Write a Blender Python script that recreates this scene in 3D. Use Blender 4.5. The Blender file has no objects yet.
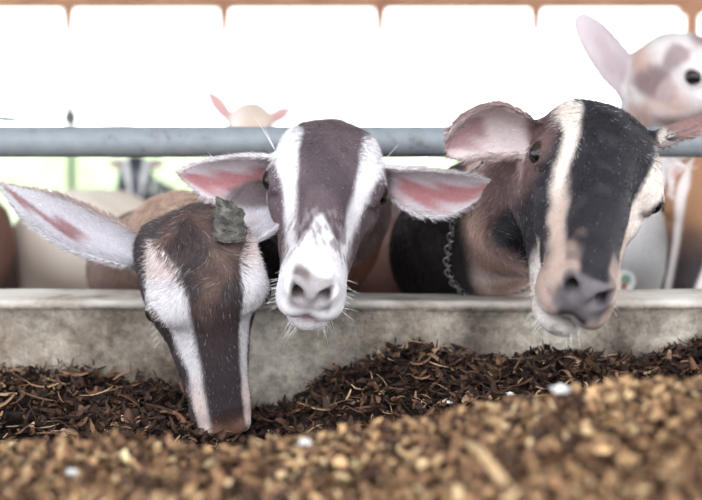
import bpy, math, random
import numpy as np
from mathutils import Vector, Matrix

rng = np.random.default_rng(7)
random.seed(7)
scene = bpy.context.scene
COL = scene.collection

# ------------------------------------------------------------------ camera, sky, exposure
FPX = 1053.0
PITCH = math.atan(79 / FPX)
CAM = np.array([0.0, 0.0, 0.60])
cam_d = bpy.data.cameras.new('camera')
cam = bpy.data.objects.new('camera', cam_d)
COL.objects.link(cam)
cam.location = CAM
cam.rotation_euler = (math.pi / 2 - PITCH, 0, 0)
cam_d.sensor_width = 36
cam_d.lens = FPX / 702 * 36
cam_d.clip_start = 0.02
cam_d.dof.use_dof = True
cam_d.dof.focus_distance = 1.05
cam_d.dof.aperture_fstop = 4.0
scene.camera = cam

world = bpy.data.worlds.new('overcast_sky')
scene.world = world
world.use_nodes = True
bg = world.node_tree.nodes['Background']
bg.inputs['Color'].default_value = (0.93, 0.96, 1.0, 1)
bg.inputs['Strength'].default_value = 3.6

scene.view_settings.view_transform = 'Standard'
scene.view_settings.look = 'None'
scene.view_settings.gamma = 1
scene.view_settings.use_curve_mapping = False
scene.view_settings.exposure = 0.22


def ray(px, py):
    """direction of a photo pixel"""
    x = (px - 351) / FPX
    y = (250 - py) / FPX
    c, s = math.cos(PITCH), math.sin(PITCH)
    return np.array([x, c + y * s, -s + y * c])


def at(px, py, d):
    """point on that pixel's ray at world depth y=d"""
    r = ray(px, py)
    return CAM + r * (d / r[1])


# ------------------------------------------------------------------ helpers
def tag(o, label=None, cat=None, group=None, kind=None):
    if label: o['label'] = label
    if cat: o['category'] = cat
    if group: o['group'] = group
    if kind: o['kind'] = kind
    return o


def empty(name, loc=(0, 0, 0)):
    o = bpy.data.objects.new(name, None)
    o.location = loc
    COL.objects.link(o)
    return o


def mesh_np(name, V, F, mat, parent=None, smooth=True, colors=None):
    """V (n,3) float, F (m,4) or (m,3) int"""
    V = np.ascontiguousarray(V, dtype=np.float32)
    F = np.ascontiguousarray(F, dtype=np.int32)
    k = F.shape[1]
    me = bpy.data.meshes.new(name)
    me.vertices.add(len(V))
    me.vertices.foreach_set('co', V.ravel())
    me.loops.add(F.size)
    me.loops.foreach_set('vertex_index', F.ravel())
    me.polygons.add(len(F))
    me.polygons.foreach_set('loop_start', np.arange(0, F.size, k, dtype=np.int32))
    me.polygons.foreach_set('use_smooth', np.full(len(F), smooth))
    me.update(calc_edges=True)
    if colors is not None:
        a = me.color_attributes.new('coat', 'FLOAT_COLOR', 'POINT')
        a.data.foreach_set('color', np.c_[colors, np.ones(len(V))].astype(np.float32).ravel())
    me.materials.append(mat)
    o = bpy.data.objects.new(name, me)
    COL.objects.link(o)
    if parent:
        o.parent = parent
        o.matrix_parent_inverse = parent.matrix_basis.inverted()
    return o


def mesh_py(name, V, F, mat, parent=None, smooth=False):
    me = bpy.data.meshes.new(name)
    me.from_pydata([tuple(v) for v in V], [], F)
    me.update()
    if smooth:
        me.polygons.foreach_set('use_smooth', np.full(len(me.polygons), True))
    me.materials.append(mat)
    o = bpy.data.objects.new(name, me)
    COL.objects.link(o)
    if parent:
        o.parent = parent
        o.matrix_parent_inverse = parent.matrix_basis.inverted()
    return o


def tube_vf(path, radii, n=16, closed=False):
    """tube with capped ends"""
    path = [np.array(p, float) for p in path]
    if np.isscalar(radii): radii = [radii] * len(path)
    V, F = [], []
    m = len(path)
    ref = None
    for i, p in enumerate(path):
        if closed:
            t = path[(i + 1) % m] - path[i - 1]
        else:
            t = path[min(i + 1, m - 1)] - path[max(i - 1, 0)]
        t = t / np.linalg.norm(t)
        if ref is None:
            ref = np.array([0, 0, 1.0]) if abs(t[2]) < .9 else np.array([1.0, 0, 0])
        a = ref - t * (ref @ t); a /= np.linalg.norm(a); ref = a
        b = np.cross(t, a)
        for k in range(n):
            an = 2 * math.pi * k / n
            V.append(p + radii[i] * (math.cos(an) * a + math.sin(an) * b))
    for i in range(m if closed else m - 1):
        j = (i + 1) % m
        for k in range(n):
            k2 = (k + 1) % n
            F.append([i * n + k, i * n + k2, j * n + k2, j * n + k])
    if not closed:
        F.append(list(range(n))[::-1])
        F.append([(m - 1) * n + k for k in range(n)])
    return V, F


def box_vf(lo, hi):
    x0, y0, z0 = lo; x1, y1, z1 = hi
    V = [(x0, y0, z0), (x1, y0, z0), (x1, y1, z0), (x0, y1, z0), (x0, y0, z1), (x1, y0, z1), (x1, y1, z1), (x0, y1, z1)]
    F = [[0, 3, 2, 1], [4, 5, 6, 7], [0, 1, 5, 4], [1, 2, 6, 5], [2, 3, 7, 6], [3, 0, 4, 7]]
    return V, F


def bevel(o, w, seg=2):
    m = o.modifiers.new('bevel', 'BEVEL'); m.width = w; m.segments = seg
    return o


# smooth pseudo-noise: sums of sines over random directions
_ND = [rng.normal(size=(9, 3)) for _ in range(6)]
_NP = [rng.uniform(0, 6.28, 9) for _ in range(6)]


def noise(P, freq, seed=0):
    s = np.sin(P @ (_ND[seed % 6].T * freq) + _NP[seed % 6] + seed)
    return s.sum(-1) / 3.0


def srgb(r, g, b):
    c = np.array([r, g, b]) / 255.0
    return np.where(c <= .04045, c / 12.92, ((c + .055) / 1.055) ** 2.4)


# ------------------------------------------------------------------ materials
def new_mat(name):
    m = bpy.data.materials.new(name); m.use_nodes = True
    nt = m.node_tree
    return m, nt, nt.nodes['Principled BSDF']


def N(nt, t, **kw):
    n = nt.nodes.new(t)
    for k, v in kw.items():
        setattr(n, k, v)
    return n


def noise_mat(name, cols, scale=20, detail=6, rough=.8, bump=.3, bump_scale=None, dist=.01, metal=0, spec=.3, stops=None):
    m, nt, b = new_mat(name)
    tc = N(nt, 'ShaderNodeTexCoord')
    nz = N(nt, 'ShaderNodeTexNoise'); nz.inputs['Scale'].default_value = scale; nz.inputs['Detail'].default_value = detail
    nz.inputs['Roughness'].default_value = .62
    nt.links.new(tc.outputs['Object'], nz.inputs['Vector'])
    cr = N(nt, 'ShaderNodeValToRGB')
    el = cr.color_ramp.elements
    n = len(cols)
    st = stops or [.3 + .4 * i / (n - 1) for i in range(n)]
    el[0].position = st[0]; el[0].color = (*cols[0], 1)
    el[1].position = st[-1]; el[1].color = (*cols[-1], 1)
    for i in range(1, n - 1):
        e = el.new(st[i]); e.color = (*cols[i], 1)
    nt.links.new(nz.outputs['Fac'], cr.inputs['Fac'])
    nt.links.new(cr.outputs['Color'], b.inputs['Base Color'])
    b.inputs['Roughness'].default_value = rough
    b.inputs['Metallic'].default_value = metal
    b.inputs['Specular IOR Level'].default_value = spec
    if bump:
        n2 = N(nt, 'ShaderNodeTexNoise'); n2.inputs['Scale'].default_value = bump_scale or scale * 4; n2.inputs['Detail'].default_value = 5
        nt.links.new(tc.outputs['Object'], n2.inputs['Vector'])
        bp = N(nt, 'ShaderNodeBump'); bp.inputs['Strength'].default_value = bump; bp.inputs['Distance'].default_value = dist
        nt.links.new(n2.outputs['Fac'], bp.inputs['Height'])
        nt.links.new(bp.outputs['Normal'], b.inputs['Normal'])
    return m


def attr_mat(name, rough=.6, spec=.3, bump=0, var=0.0, attr='coat', sheen=0, subs=0):
    m, nt, b = new_mat(name)
    at_ = N(nt, 'ShaderNodeAttribute'); at_.attribute_name = attr
    src = at_.outputs['Color']
    tc = N(nt, 'ShaderNodeTexCoord')
    if var:
        nz = N(nt, 'ShaderNodeTexNoise'); nz.inputs['Scale'].default_value = 260; nz.inputs['Detail'].default_value = 3
        nt.links.new(tc.outputs['Object'], nz.inputs['Vector'])
        mr = N(nt, 'ShaderNodeMapRange'); mr.inputs['To Min'].default_value = 1 - var; mr.inputs['To Max'].default_value = 1 + var
        nt.links.new(nz.outputs['Fac'], mr.inputs['Value'])
        mx = N(nt, 'ShaderNodeVectorMath', operation='SCALE')
        nt.links.new(src, mx.inputs[0]); nt.links.new(mr.outputs['Result'], mx.inputs['Scale'])
        src = mx.outputs['Vector']
    nt.links.new(src, b.inputs['Base Color'])
    b.inputs['Roughness'].default_value = rough
    b.inputs['Specular IOR Level'].default_value = spec
    b.inputs['Sheen Weight'].default_value = sheen
    if bump:
        n2 = N(nt, 'ShaderNodeTexNoise'); n2.inputs['Scale'].default_value = 420; n2.inputs['Detail'].default_value = 3
        nt.links.new(tc.outputs['Object'], n2.inputs['Vector'])
        bp = N(nt, 'ShaderNodeBump'); bp.inputs['Strength'].default_value = bump; bp.inputs['Distance'].default_value = .002
        nt.links.new(n2.outputs['Fac'], bp.inputs['Height']); nt.links.new(bp.outputs['Normal'], b.inputs['Normal'])
    return m


M = {}
M['skin'] = attr_mat('goat_coat', rough=.62, spec=.25, bump=.25, var=.18)
M['hair'] = attr_mat('goat_hair', rough=.42, spec=.5)
M['eye'] = None
m, nt, b = new_mat('goat_eye')
tc = N(nt, 'ShaderNodeTexCoord'); sx = N(nt, 'ShaderNodeSeparateXYZ'); nt.links.new(tc.outputs['Object'], sx.inputs[0])
ab = N(nt, 'ShaderNodeMath', operation='ABSOLUTE'); nt.links.new(sx.outputs['Z'], ab.inputs[0])
lt = N(nt, 'ShaderNodeMath', operation='LESS_THAN'); lt.inputs[1].default_value = .0032; nt.links.new(ab.outputs[0], lt.inputs[0])
mx = N(nt, 'ShaderNodeMix', data_type='RGBA'); nt.links.new(lt.outputs[0], mx.inputs['Factor'])
mx.inputs['A'].default_value = (.022, .014, .010, 1); mx.inputs['B'].default_value = (.004, .004, .006, 1)
nt.links.new(mx.outputs['Result'], b.inputs['Base Color'])
b.inputs['Roughness'].default_value = .06
b.inputs['Specular IOR Level'].default_value = .35
M['eye'] = m
M['horn'] = noise_mat('horn', [(.035, .032, .03), (.12, .112, .10), (.24, .225, .20)], scale=90, rough=.8, bump=1.0, dist=.006)
M['concrete'] = None
M['steel'] = noise_mat('weathered_galvanised_steel', [tuple(srgb(96, 92, 92)), tuple(srgb(126, 132, 138)), tuple(srgb(140, 146, 150))], scale=40, detail=8, rough=.55, bump=.25, bump_scale=120, dist=.002, metal=.1, spec=.4, stops=[.25, .42, .75])
M['orange'] = noise_mat('rust_orange_steel', [(.42, .20, .12), (.52, .27, .17), (.58, .33, .22)], scale=3, rough=.6, bump=.1)
M['rod'] = noise_mat('pale_wire', [(.14, .125, .115), (.19, .17, .16)], scale=8, rough=.5, bump=0)
M['chain'] = noise_mat('chain_steel', [(.3, .3, .31), (.5, .5, .5)], scale=60, rough=.35, bump=0, metal=.9)
M['roof'] = noise_mat('roof_sheet', [(.42, .43, .44), (.5, .5, .5)], scale=2, rough=.6, bump=0)
M['soil'] = noise_mat('pen_floor', [(.10, .07, .05), (.2, .15, .11)], scale=8, rough=.9, bump=.4, dist=.02)
M['alley'] = noise_mat('alley_concrete', [(.26, .24, .22), (.38, .36, .33)], scale=5, rough=.9, bump=.2)
M['grass'] = noise_mat('pasture', [(.29, .40, .22), (.36, .47, .28), (.44, .52, .34)], scale=.6, rough=.9, bump=.3, dist=.1)
M['hedge'] = noise_mat('hedge_leaves', [(.32, .44, .25), (.42, .53, .32), (.54, .61, .42)], scale=2.5, rough=.8, bump=.6, dist=.15, bump_scale=6)
M['white'] = noise_mat('white_grain', [(.62, .60, .58), (.76, .76, .76)], scale=60, rough=.6, bump=0)


WY0, WY1, WTOP = 1.206, 1.315, 0.452
# stained concrete: broad blotches + pores + rusty and dark stains
m, nt, b = new_mat('stained_concrete')
tc = N(nt, 'ShaderNodeTexCoord')


def nz_(scale, detail=6, rough=.6, vec=None):
    n = N(nt, 'ShaderNodeTexNoise'); n.inputs['Scale'].default_value = scale; n.inputs['Detail'].default_value = detail
    n.inputs['Roughness'].default_value = rough
    nt.links.new(vec or tc.outputs['Object'], n.inputs['Vector'])
    return n


def ramp(fac, stops):
    r = N(nt, 'ShaderNodeValToRGB'); e = r.color_ramp.elements
    e[0].position, e[0].color = stops[0][0], (*stops[0][1], 1)
    e[1].position, e[1].color = stops[-1][0], (*stops[-1][1], 1)
    for p, c in stops[1:-1]:
        q = e.new(p); q.color = (*c, 1)
    nt.links.new(fac, r.inputs['Fac'])
    return r


base = ramp(nz_(9, 10, .68).outputs['Fac'], [(.36, (.10, .080, .064)), (.45, (.25, .216, .178)), (.53, (.38, .336, .282)), (.62, (.56, .51, .44))])
stain = ramp(nz_(4.2, 5).outputs['Fac'], [(.50, (0, 0, 0)), (.66, (1, 1, 1))])
mix1 = N(nt, 'ShaderNodeMix', data_type='RGBA', blend_type='MULTIPLY')
nt.links.new(stain.outputs['Color'], mix1.inputs['Factor']); nt.links.new(base.outputs['Color'], mix1.inputs['A'])
mix1.inputs['B'].default_value = (.60, .50, .43, 1)
pore = ramp(nz_(85, 9, .75).outputs['Fac'], [(.34, (.50, .47, .45)), (.5, (.95, .95, .95)), (.62, (1.25, 1.22, 1.18))])
mix2 = N(nt, 'ShaderNodeMix', data_type='RGBA', blend_type='MULTIPLY'); mix2.inputs['Factor'].default_value = .8
nt.links.new(mix1.outputs['Result'], mix2.inputs['A']); nt.links.new(pore.outputs['Color'], mix2.inputs['B'])
# pale cap: light of the sky behind painted into the top's colour
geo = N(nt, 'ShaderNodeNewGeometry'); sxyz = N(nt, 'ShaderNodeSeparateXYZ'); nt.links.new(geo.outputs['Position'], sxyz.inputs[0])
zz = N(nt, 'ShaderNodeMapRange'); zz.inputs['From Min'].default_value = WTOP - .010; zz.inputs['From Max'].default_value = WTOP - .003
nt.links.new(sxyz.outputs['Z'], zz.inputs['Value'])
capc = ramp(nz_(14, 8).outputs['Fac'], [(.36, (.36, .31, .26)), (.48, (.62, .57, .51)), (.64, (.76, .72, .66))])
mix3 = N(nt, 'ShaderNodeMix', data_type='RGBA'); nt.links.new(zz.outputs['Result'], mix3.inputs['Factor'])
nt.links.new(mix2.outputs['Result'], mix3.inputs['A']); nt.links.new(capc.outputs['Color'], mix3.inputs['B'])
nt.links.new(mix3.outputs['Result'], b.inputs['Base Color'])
b.inputs['Roughness'].default_value = .88
bp = N(nt, 'ShaderNodeBump'); bp.inputs['Strength'].default_value = .8; bp.inputs['Distance'].default_value = .005
nt.links.new(nz_(70, 8, .7).outputs['Fac'], bp.inputs['Height']); nt.links.new(bp.outputs['Normal'], b.inputs['Normal'])
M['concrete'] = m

# ------------------------------------------------------------------ setting
PEN = -0.15
ALLEY = 0.24


def struct(name, V, F, mat, smooth=False):
    return tag(mesh_py(name, V, F, mat, smooth=smooth), kind='structure')


struct('floor_alley', *box_vf((-4, -3, PEN - .2), (4, WY0 + .01, ALLEY)), M['alley'])
struct('floor_pen', *box_vf((-6, WY0 + .01, PEN - .2), (6, 8.1, PEN)), M['soil'])
struct('ground_pasture', *box_vf((-90, 8.1, PEN - .3), (90, 120, PEN - .06)), M['grass'])

# the low concrete wall: a gridded box with worn, uneven arris
nx, prof = 500, []
xs = np.linspace(-2.2, 2.2, nx)
zs = list(np.linspace(PEN, WTOP - .012, 34))
LIP = .005
zs = list(np.linspace(PEN, WTOP - .014, 34))
ringp = [(LIP, z) for z in zs] + [(LIP * .5, WTOP - .011), (0, WTOP - .009), (0, WTOP - .005), (.003, WTOP - .001), (.010, WTOP)] + [(y, WTOP) for y in np.linspace(.02, WY1 - WY0 - .012, 10)] + [(WY1 - WY0 - .003, WTOP - .004), (WY1 - WY0, WTOP - .014), (WY1 - WY0, .2), (WY1 - WY0, PEN)]
ringp = np.array(ringp)
k = len(ringp)
V = np.zeros((nx, k, 3)); V[..., 0] = xs[:, None]; V[..., 1] = WY0 + ringp[None, :, 0]; V[..., 2] = ringp[None, :, 1]
P = V.reshape(-1, 3)
edge = np.exp(-((P[:, 1] - WY0) ** 2 + (P[:, 2] - WTOP) ** 2) / .012 ** 2)
chip = np.clip(noise(P * [1, .2, .2], 28, 1) - .35, 0, 1) * edge
P[:, 2] -= chip * .008 + .0022 * noise(P, 12, 2) * (P[:, 2] > WTOP - .03)
P[:, 1] += chip * .006 + .0016 * noise(P, 18, 3) + .0010 * noise(P, 55, 4)
idx = np.arange(nx * k).reshape(nx, k)
F = np.stack([idx[:-1, :-1], idx[1:, :-1], idx[1:, 1:], idx[:-1, 1:]], -1).reshape(-1, 4)
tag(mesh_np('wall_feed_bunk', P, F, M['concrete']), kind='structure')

# roof over the pen and the eave beam on the far side
V, F = [], []
for i in range(121):
    x = -6 + i * .1
    dz = .03 * (i % 2)
    V += [(x, -0.6, 2.75 + dz), (x, 8.3, 2.10 + dz), (x, -0.6, 2.79 + dz), (x, 8.3, 2.14 + dz)]
for i in range(120):
    a, c = i * 4, i * 4 + 4
    F += [[a, a + 1, c + 1, c], [a + 2, c + 2, c + 3, a + 3], [a, c, c + 2, a + 2], [a + 1, a + 3, c + 3, c + 1]]
struct('ceiling', V, F, M['roof'])

beam_d = 8.0
zb = at(351, 6.5, beam_d)[2]
bevel(struct('trim_1', *box_vf((-5.6, beam_d, zb), (5.6, beam_d + .14, zb + .24)), M['orange']), .012)

# vertical ties under the beam: 155 px apart in the photo
sp = at(225, 100, beam_d)[0]
x70 = at(70, 100, beam_d)[0]


def tie(px, kind, label):
    x = at(px, 100, beam_d + .07)[0]
    yb = beam_d + .07
    o = empty('beam_tie' if kind != 'post' else 'eave_post', (x, yb, PEN))
    if kind == 'post':
        bevel(mesh_py('post_shaft', *box_vf((x - .045, yb - .045, PEN), (x + .045, yb + .045, zb)), M['orange'], o), .006)
        mesh_py('head_plate', *box_vf((x - .09, yb - .06, zb - .05), (x + .09, yb + .06, zb)), M['orange'], o)
        mesh_py('base_plate', *box_vf((x - .09, yb - .09, PEN), (x + .09, yb + .09, PEN + .015)), M['orange'], o)
        return tag(o, label, 'post')
    r = .028 if kind == 'full' else .0045
    V, F = tube_vf([(x, yb, zb), (x, yb, zb - .05), (x, yb, zb - .14), (x, yb, zb - .20)], [.050, .042, .034, .022], 10)
    mesh_py('bracket', V, F, M['orange'], o, True)
    zt = at(70, 117, beam_d)[2]
    mesh_py('rod', *tube_vf([(x, yb, zb - .15), (x, yb, PEN)], r, 8), M['rod'], o, True)
    if kind == 'full':
        mesh_py('turnbuckle', *tube_vf([(x, yb, zt - .07), (x, yb, zt - .03), (x, yb, zt + .03), (x, yb, zt + .07)], [.02, .055, .055, .02], 10), M['rod'], o, True)
    mesh_py('foot', *tube_vf([(x, yb, PEN), (x, yb, PEN + .03)], .04, 10), M['rod'], o, True)
    return tag(o, label, 'tie rod')


tie(70, 'full', 'thin upright tie with turnbuckle below the orange beam, leftmost of the ties')
tie(225, 'thin', 'short bracket and wire under the orange beam, above the small white head')
tie(380, 'thin', 'short bracket and wire under the orange beam, above the middle goat')
tie(535, 'thin', 'short bracket and wire under the orange beam, above the black-faced goat')
tie(690, 'post', 'orange upright post under the beam behind the upright-eared spotted goat')

# far hedge, bleached by the daylight
V, F = [], []
nu, nv = 220, 14
for i in range(nu):
    for j in range(nv):
        a = math.pi * j / (nv - 1)
        V.append((-26 + 52 * i / (nu - 1), 40 - 1.6 * math.cos(a), PEN - .1 + 2.2 * math.sin(a) ** .7 if 0 < j < nv - 1 else PEN - .1))
V = np.array(V)
h = 1 + .28 * noise(V * [1, .3, .1], .5, 1) + .14 * noise(V, 1.9, 2)
V[:, 2] = np.where(V[:, 2] > PEN, (V[:, 2] - PEN) * h + PEN, V[:, 2])
V[:, 1] += .3 * noise(V, 1.3, 3)
idx = np.arange(nu * nv).reshape(nu, nv)
F = np.stack([idx[:-1, :-1], idx[1:, :-1], idx[1:, 1:], idx[:-1, 1:]], -1).reshape(-1, 4)
tag(mesh_np('hedge', V, F, M['hedge']), 'pale green hedge far out in the bright field beyond the barn', 'hedge')

# steel pipe rail above the wall
RY, RR = 1.335, 0.0190
RZ = at(351, 142, RY)[2]
rail = tag(empty('pipe_rail', (0, RY, PEN)), 'grey galvanised steel pipe rail running across above the concrete wall', 'rail')
V, F = tube_vf([(-1.3 + 2.6 * i / 40, RY, RZ) for i in range(41)], RR, 28)
mesh_py('pipe', V, F, M['steel'], rail, True)
for sgn in (-1, 1):
    mesh_py('post', *tube_vf([(sgn * 1.2, RY + .002, PEN), (sgn * 1.2, RY + .002, RZ + .06)], .024, 20), M['steel'], rail, True)
    mesh_py('clamp', *tube_vf([(sgn * 1.2 - .03, RY, RZ), (sgn * 1.2 + .03, RY, RZ)], .026, 20), M['steel'], rail, True)


M['strap'] = noise_mat('grey_green_strap', [(.26, .31, .30), (.36, .42, .40)], scale=40, rough=.6, bump=0)
sy = RY + .03
V, F = tube_vf([at(-14, 142, sy), at(-13, 126, sy), at(-8, 119, sy), at(2, 118.5, sy), at(12, 119.5, sy), at(18, 118, sy)], [.004, .004, .0032, .0026, .0026, .001], 10)
tag(mesh_py('strap_end', V, F, M['strap'], None, True), 'thin grey-green strap end sticking out over the rail at the far left', 'strap')


# ------------------------------------------------------------------ goats: signed-distance sculpting
def Rm(ax, a):
    c, s = math.cos(a), math.sin(a)
    return np.array({'x': [[1, 0, 0], [0, c, -s], [0, s, c]], 'y': [[c, 0, s], [0, 1, 0], [-s, 0, c]], 'z': [[c, -s, 0], [s, c, 0], [0, 0, 1]]}[ax])


def head_basis(tw, p, r, yaw=0):
    tw, p, r, yaw = [math.radians(v) for v in (tw, p, r, yaw)]
    R = Rm('z', yaw) @ Rm('y', r) @ Rm('x', p) @ Rm('y', tw)
    return np.stack([R @ [1., 0, 0], R @ [0, -1., 0], R @ [0, 0, 1.]])  # rows X, N, U


def smin(a, b, k):
    h = np.clip(.5 + .5 * (b - a) / k, 0, 1)
    return b + (a - b) * h - k * h * (1 - h)


def smax(a, b, k):
    return -smin(-a, -b, k)


def ell(P, c, r):
    q = [(P[i] - c[i]) for i in range(3)]
    k0 = np.sqrt(sum((q[i] / r[i]) ** 2 for i in range(3)))
    k1 = np.sqrt(sum((q[i] / r[i] ** 2) ** 2 for i in range(3))) + 1e-9
    return k0 * (k0 - 1) / k1


def cone(P, a, b, ra, rb):
    a = np.asarray(a, np.float32); b = np.asarray(b, np.float32)
    ab = b - a
    L2 = float(ab @ ab)
    h = np.clip(sum((P[i] - a[i]) * ab[i] for i in range(3)) / L2, 0, 1)
    d2 = sum((P[i] - a[i] - h * ab[i]) ** 2 for i in range(3))
    return np.sqrt(d2) - (ra + (rb - ra) * h)


EYE = np.array([.0545, .008, .008])


def head_sdf(H, roman=0.0):
    X, Nn, U = H
    ax = np.sqrt(X * X + .003 ** 2)     # soft mirror
    S = (ax, Nn, U)
    d = ell(S, (0, -.036, -.006), (.048, .052, .043))
    d = smin(d, ell(S, (0, -.016, .016), (.045, .050, .029)), .02)
    d = smin(d, cone(S, (0, .0, .012), (0, .118, -.004), .032, .0225), .016)    # bridge
    if roman:
        d = smin(d, ell(S, (0, .055, .012), (.024, .055, .020 + roman)), .015)
    d = smin(d, cone(S, (.026, -.01, -.018), (.014, .105, -.020), .030, .0195), .016)
    d = smin(d, ell(S, (.0330, -.040, .016), (.0205, .026, .0215)), .014)       # corners of the poll
    d = smin(d, ell(S, (.0400, -.004, .016), (.0205, .030, .0180)), .014)       # brow and orbit
    d = smin(d, ell(S, (.0370, .010, -.010), (.0200, .034, .0200)), .014)       # below the eye
    d = smin(d, ell(S, (0, .130, -.014), (.0325, .034, .0245)), .012)           # muzzle
    d = smin(d, ell(S, (.0155, .140, -.026), (.0185, .025, .0165)), .008)       # upper lip
    d = smin(d, ell(S, (.0125, .151, -.007), (.0145, .0135, .0145)), .007)      # nostril wings
    jaw = cone(S, (.022, -.040, -.048), (.009, .112, -.052), .029, .0150)
    jaw = smin(jaw, ell(S, (0, .128, -.053), (.0235, .025, .0140)), .010)
    d = smin(d, jaw, .008)
    d = smin(d, ell(S, (.035, -.026, -.034), (.025, .044, .038)), .018)         # cheek
    # hollow in front of the orbit, under the brow
    d = smax(d, -ell(S, (.056, .046, .002), (.010, .028, .010)), .012)
    # mouth line
    um = -.0405 + .012 * np.clip((.115 - Nn) / .05, -.3, 1)
    g = np.abs(U - um) - .0018
    g = np.maximum(g, .080 - Nn)
    g = np.maximum(g, -(d + .010))
    d = smax(d, -g, .003)
    # nostrils: slanted commas
    n1 = cone(S, (.0065, .1665, -.013), (.0130, .1620, -.004), .0030, .0056)
    n1 = np.minimum(n1, cone(S, (.0130, .1620, -.004), (.0250, .155, .0050), .0056, .0026))
    n1 = np.minimum(n1, cone(S, (.0130, .1640, -.005), (.0120, .146, -.006), .0052, .0040))
    d = smax(d, -n1, .003)
    d = smax(d, -cone(S, (0, .1675, -.012), (0, .163, -.036), .0016, .0016), .004)  # philtrum
    # eye socket and lids
    ex, ey, ez = EYE
    d = smin(d, ell(S, (ex - .002, ey, ez), (.0135, .0175, .0130)), .007)
    op = ell(S, (ex + .0090, ey + .002, ez), (.0100, .0140, .0078))
    d = smax(d, -op, .002)
    return d


def ear_profile(t, tip):
    t = np.clip(t, 0, 1)
    up = .58 + .42 * np.sin(np.clip(t / .42, 0, 1) * math.pi / 2)
    dn = np.where(t > .42, np.clip(1 - ((t - .42) / .58) ** 2, 0, 1) ** tip, 1)
    return up * dn


class Ear:
    """base/tip in world; nrm = the way the inner side faces; bend = sag of the tip along nrm (m), cup = edge rise ratio"""

    def __init__(s, base, tip, nrm, W, cup=.8, bend=0.0, tipp=.7, th=.0048, twist=0.0, side_bend=0.0, root=.012):
        base = np.array(base, float); tip = np.array(tip, float)
        s.L = np.linalg.norm(tip - base); s.dir = (tip - base) / s.L
        n = np.array(nrm, float); n -= s.dir * (n @ s.dir); s.n = n / np.linalg.norm(n)
        s.side = np.cross(s.n, s.dir)
        s.base = base; s.W = W; s.cup = cup; s.bend = bend; s.tipp = tipp; s.th = th; s.twist = twist; s.sb = side_bend; s.root = root

    def local(s, P):
        q = [P[i] - s.base[i] for i in range(3)]
        l = sum(q[i] * s.dir[i] for i in range(3)); w = sum(q[i] * s.side[i] for i in range(3)); n = sum(q[i] * s.n[i] for i in range(3))
        t = l / s.L
        if s.twist:
            a = s.twist * np.clip(t, 0, 1)
            c, sn = np.cos(a), np.sin(a)
            w, n = c * w + sn * n, -sn * w + c * n
        n = n - s.bend * (np.clip(t, 0, 1.1) ** 2 - np.clip(t, 0, 1.1))
        w = w - s.sb * (np.clip(t, 0, 1.1) ** 2 - np.clip(t, 0, 1.1))
        hw = s.W * ear_profile(t, s.tipp)
        cup = s.cup * (1 + .9 * np.clip(1 - t / .35, 0, 1))     # rolled tighter near the root
        hh = cup * (w * w / s.W) - .35 * s.cup * s.W * ear_profile(t, s.tipp)
        slope = 1 / np.sqrt(1 + (2 * cup * w / s.W) ** 2)
        return l, t, w, hw, (n - hh) * slope

    def sdf(s, P):
        l, t, w, hw, n = s.local(P)
        d = np.maximum(np.abs(n) - s.th * .5 * (1 - .25 * np.clip(t, 0, 1)), (np.abs(w) - hw) * .8)
        d = np.maximum(d, np.maximum(l - s.L, -l - s.root))
        return d


def surface_nets(ax_, v):
    nx, ny, nz = v.shape
    ins = v < 0
    c = np.zeros((nx - 1, ny - 1, nz - 1), np.int8)
    for i in (0, 1):
        for j in (0, 1):
            for k in (0, 1):
                c += ins[i:nx - 1 + i, j:ny - 1 + j, k:nz - 1 + k]
    I, J, K = np.nonzero((c > 0) & (c < 8))
    vid = np.full(c.shape, -1, np.int32)
    vid[I, J, K] = np.arange(len(I))
    corner = {}
    pos = {}
    for i in (0, 1):
        for j in (0, 1):
            for k in (0, 1):
                corner[i, j, k] = v[I + i, J + j, K + k]
                pos[i, j, k] = np.stack([ax_[0][I + i], ax_[1][J + j], ax_[2][K + k]], -1)
    acc = np.zeros((len(I), 3)); cnt = np.zeros(len(I))
    keys = list(corner)
    for a in keys:
        for d_ in range(3):
            if a[d_] == 0:
                b_ = list(a); b_[d_] = 1; b_ = tuple(b_)
                va, vb = corner[a], corner[b_]
                m_ = (va < 0) != (vb < 0)
                t = np.where(m_, va / np.where(m_, va - vb, 1), 0)[:, None]
                p = pos[a] + t * (pos[b_] - pos[a])
                acc += np.where(m_[:, None], p, 0); cnt += m_
    V = acc / cnt[:, None]
    Fs = []
    for d_ in range(3):
        sl0 = [slice(None)] * 3; sl1 = [slice(None)] * 3
        sl0[d_] = slice(0, -1); sl1[d_] = slice(1, None)
        e1, e2 = [q for q in range(3) if q != d_]
        a, b_ = ins[tuple(sl0)], ins[tuple(sl1)]
        idx = np.array(np.nonzero(a != b_))
        ok = (idx[e1] > 0) & (idx[e2] > 0) & (idx[e1] < v.shape[e1] - 1) & (idx[e2] < v.shape[e2] - 1)
        idx = idx[:, ok]
        flip = a[tuple(idx)]
        q = []
        for o1, o2 in ((-1, -1), (0, -1), (0, 0), (-1, 0)):
            ii = idx.copy(); ii[e1] += o1; ii[e2] += o2
            q.append(vid[tuple(ii)])
        q = np.stack(q, -1)
        if d_ == 1: flip = ~flip
        q = np.where(flip[:, None], q, q[:, ::-1])
        Fs.append(q)
    return V, np.concatenate(Fs)


def biggest_island(V, F):
    lab = np.arange(len(V))
    E_ = np.concatenate([F[:, [0, 1]], F[:, [1, 2]], F[:, [2, 3]]])
    while True:
        m_ = np.minimum(lab[E_[:, 0]], lab[E_[:, 1]])
        new = lab.copy()
        np.minimum.at(new, E_[:, 0], m_); np.minimum.at(new, E_[:, 1], m_)
        new = new[new]; new = new[new]
        if (new == lab).all(): break
        lab = new
    ids, c = np.unique(lab, return_counts=True)
    keep = lab == ids[c.argmax()]
    mp = np.cumsum(keep) - 1
    return V[keep], mp[F[keep[F[:, 0]]]]


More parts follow.
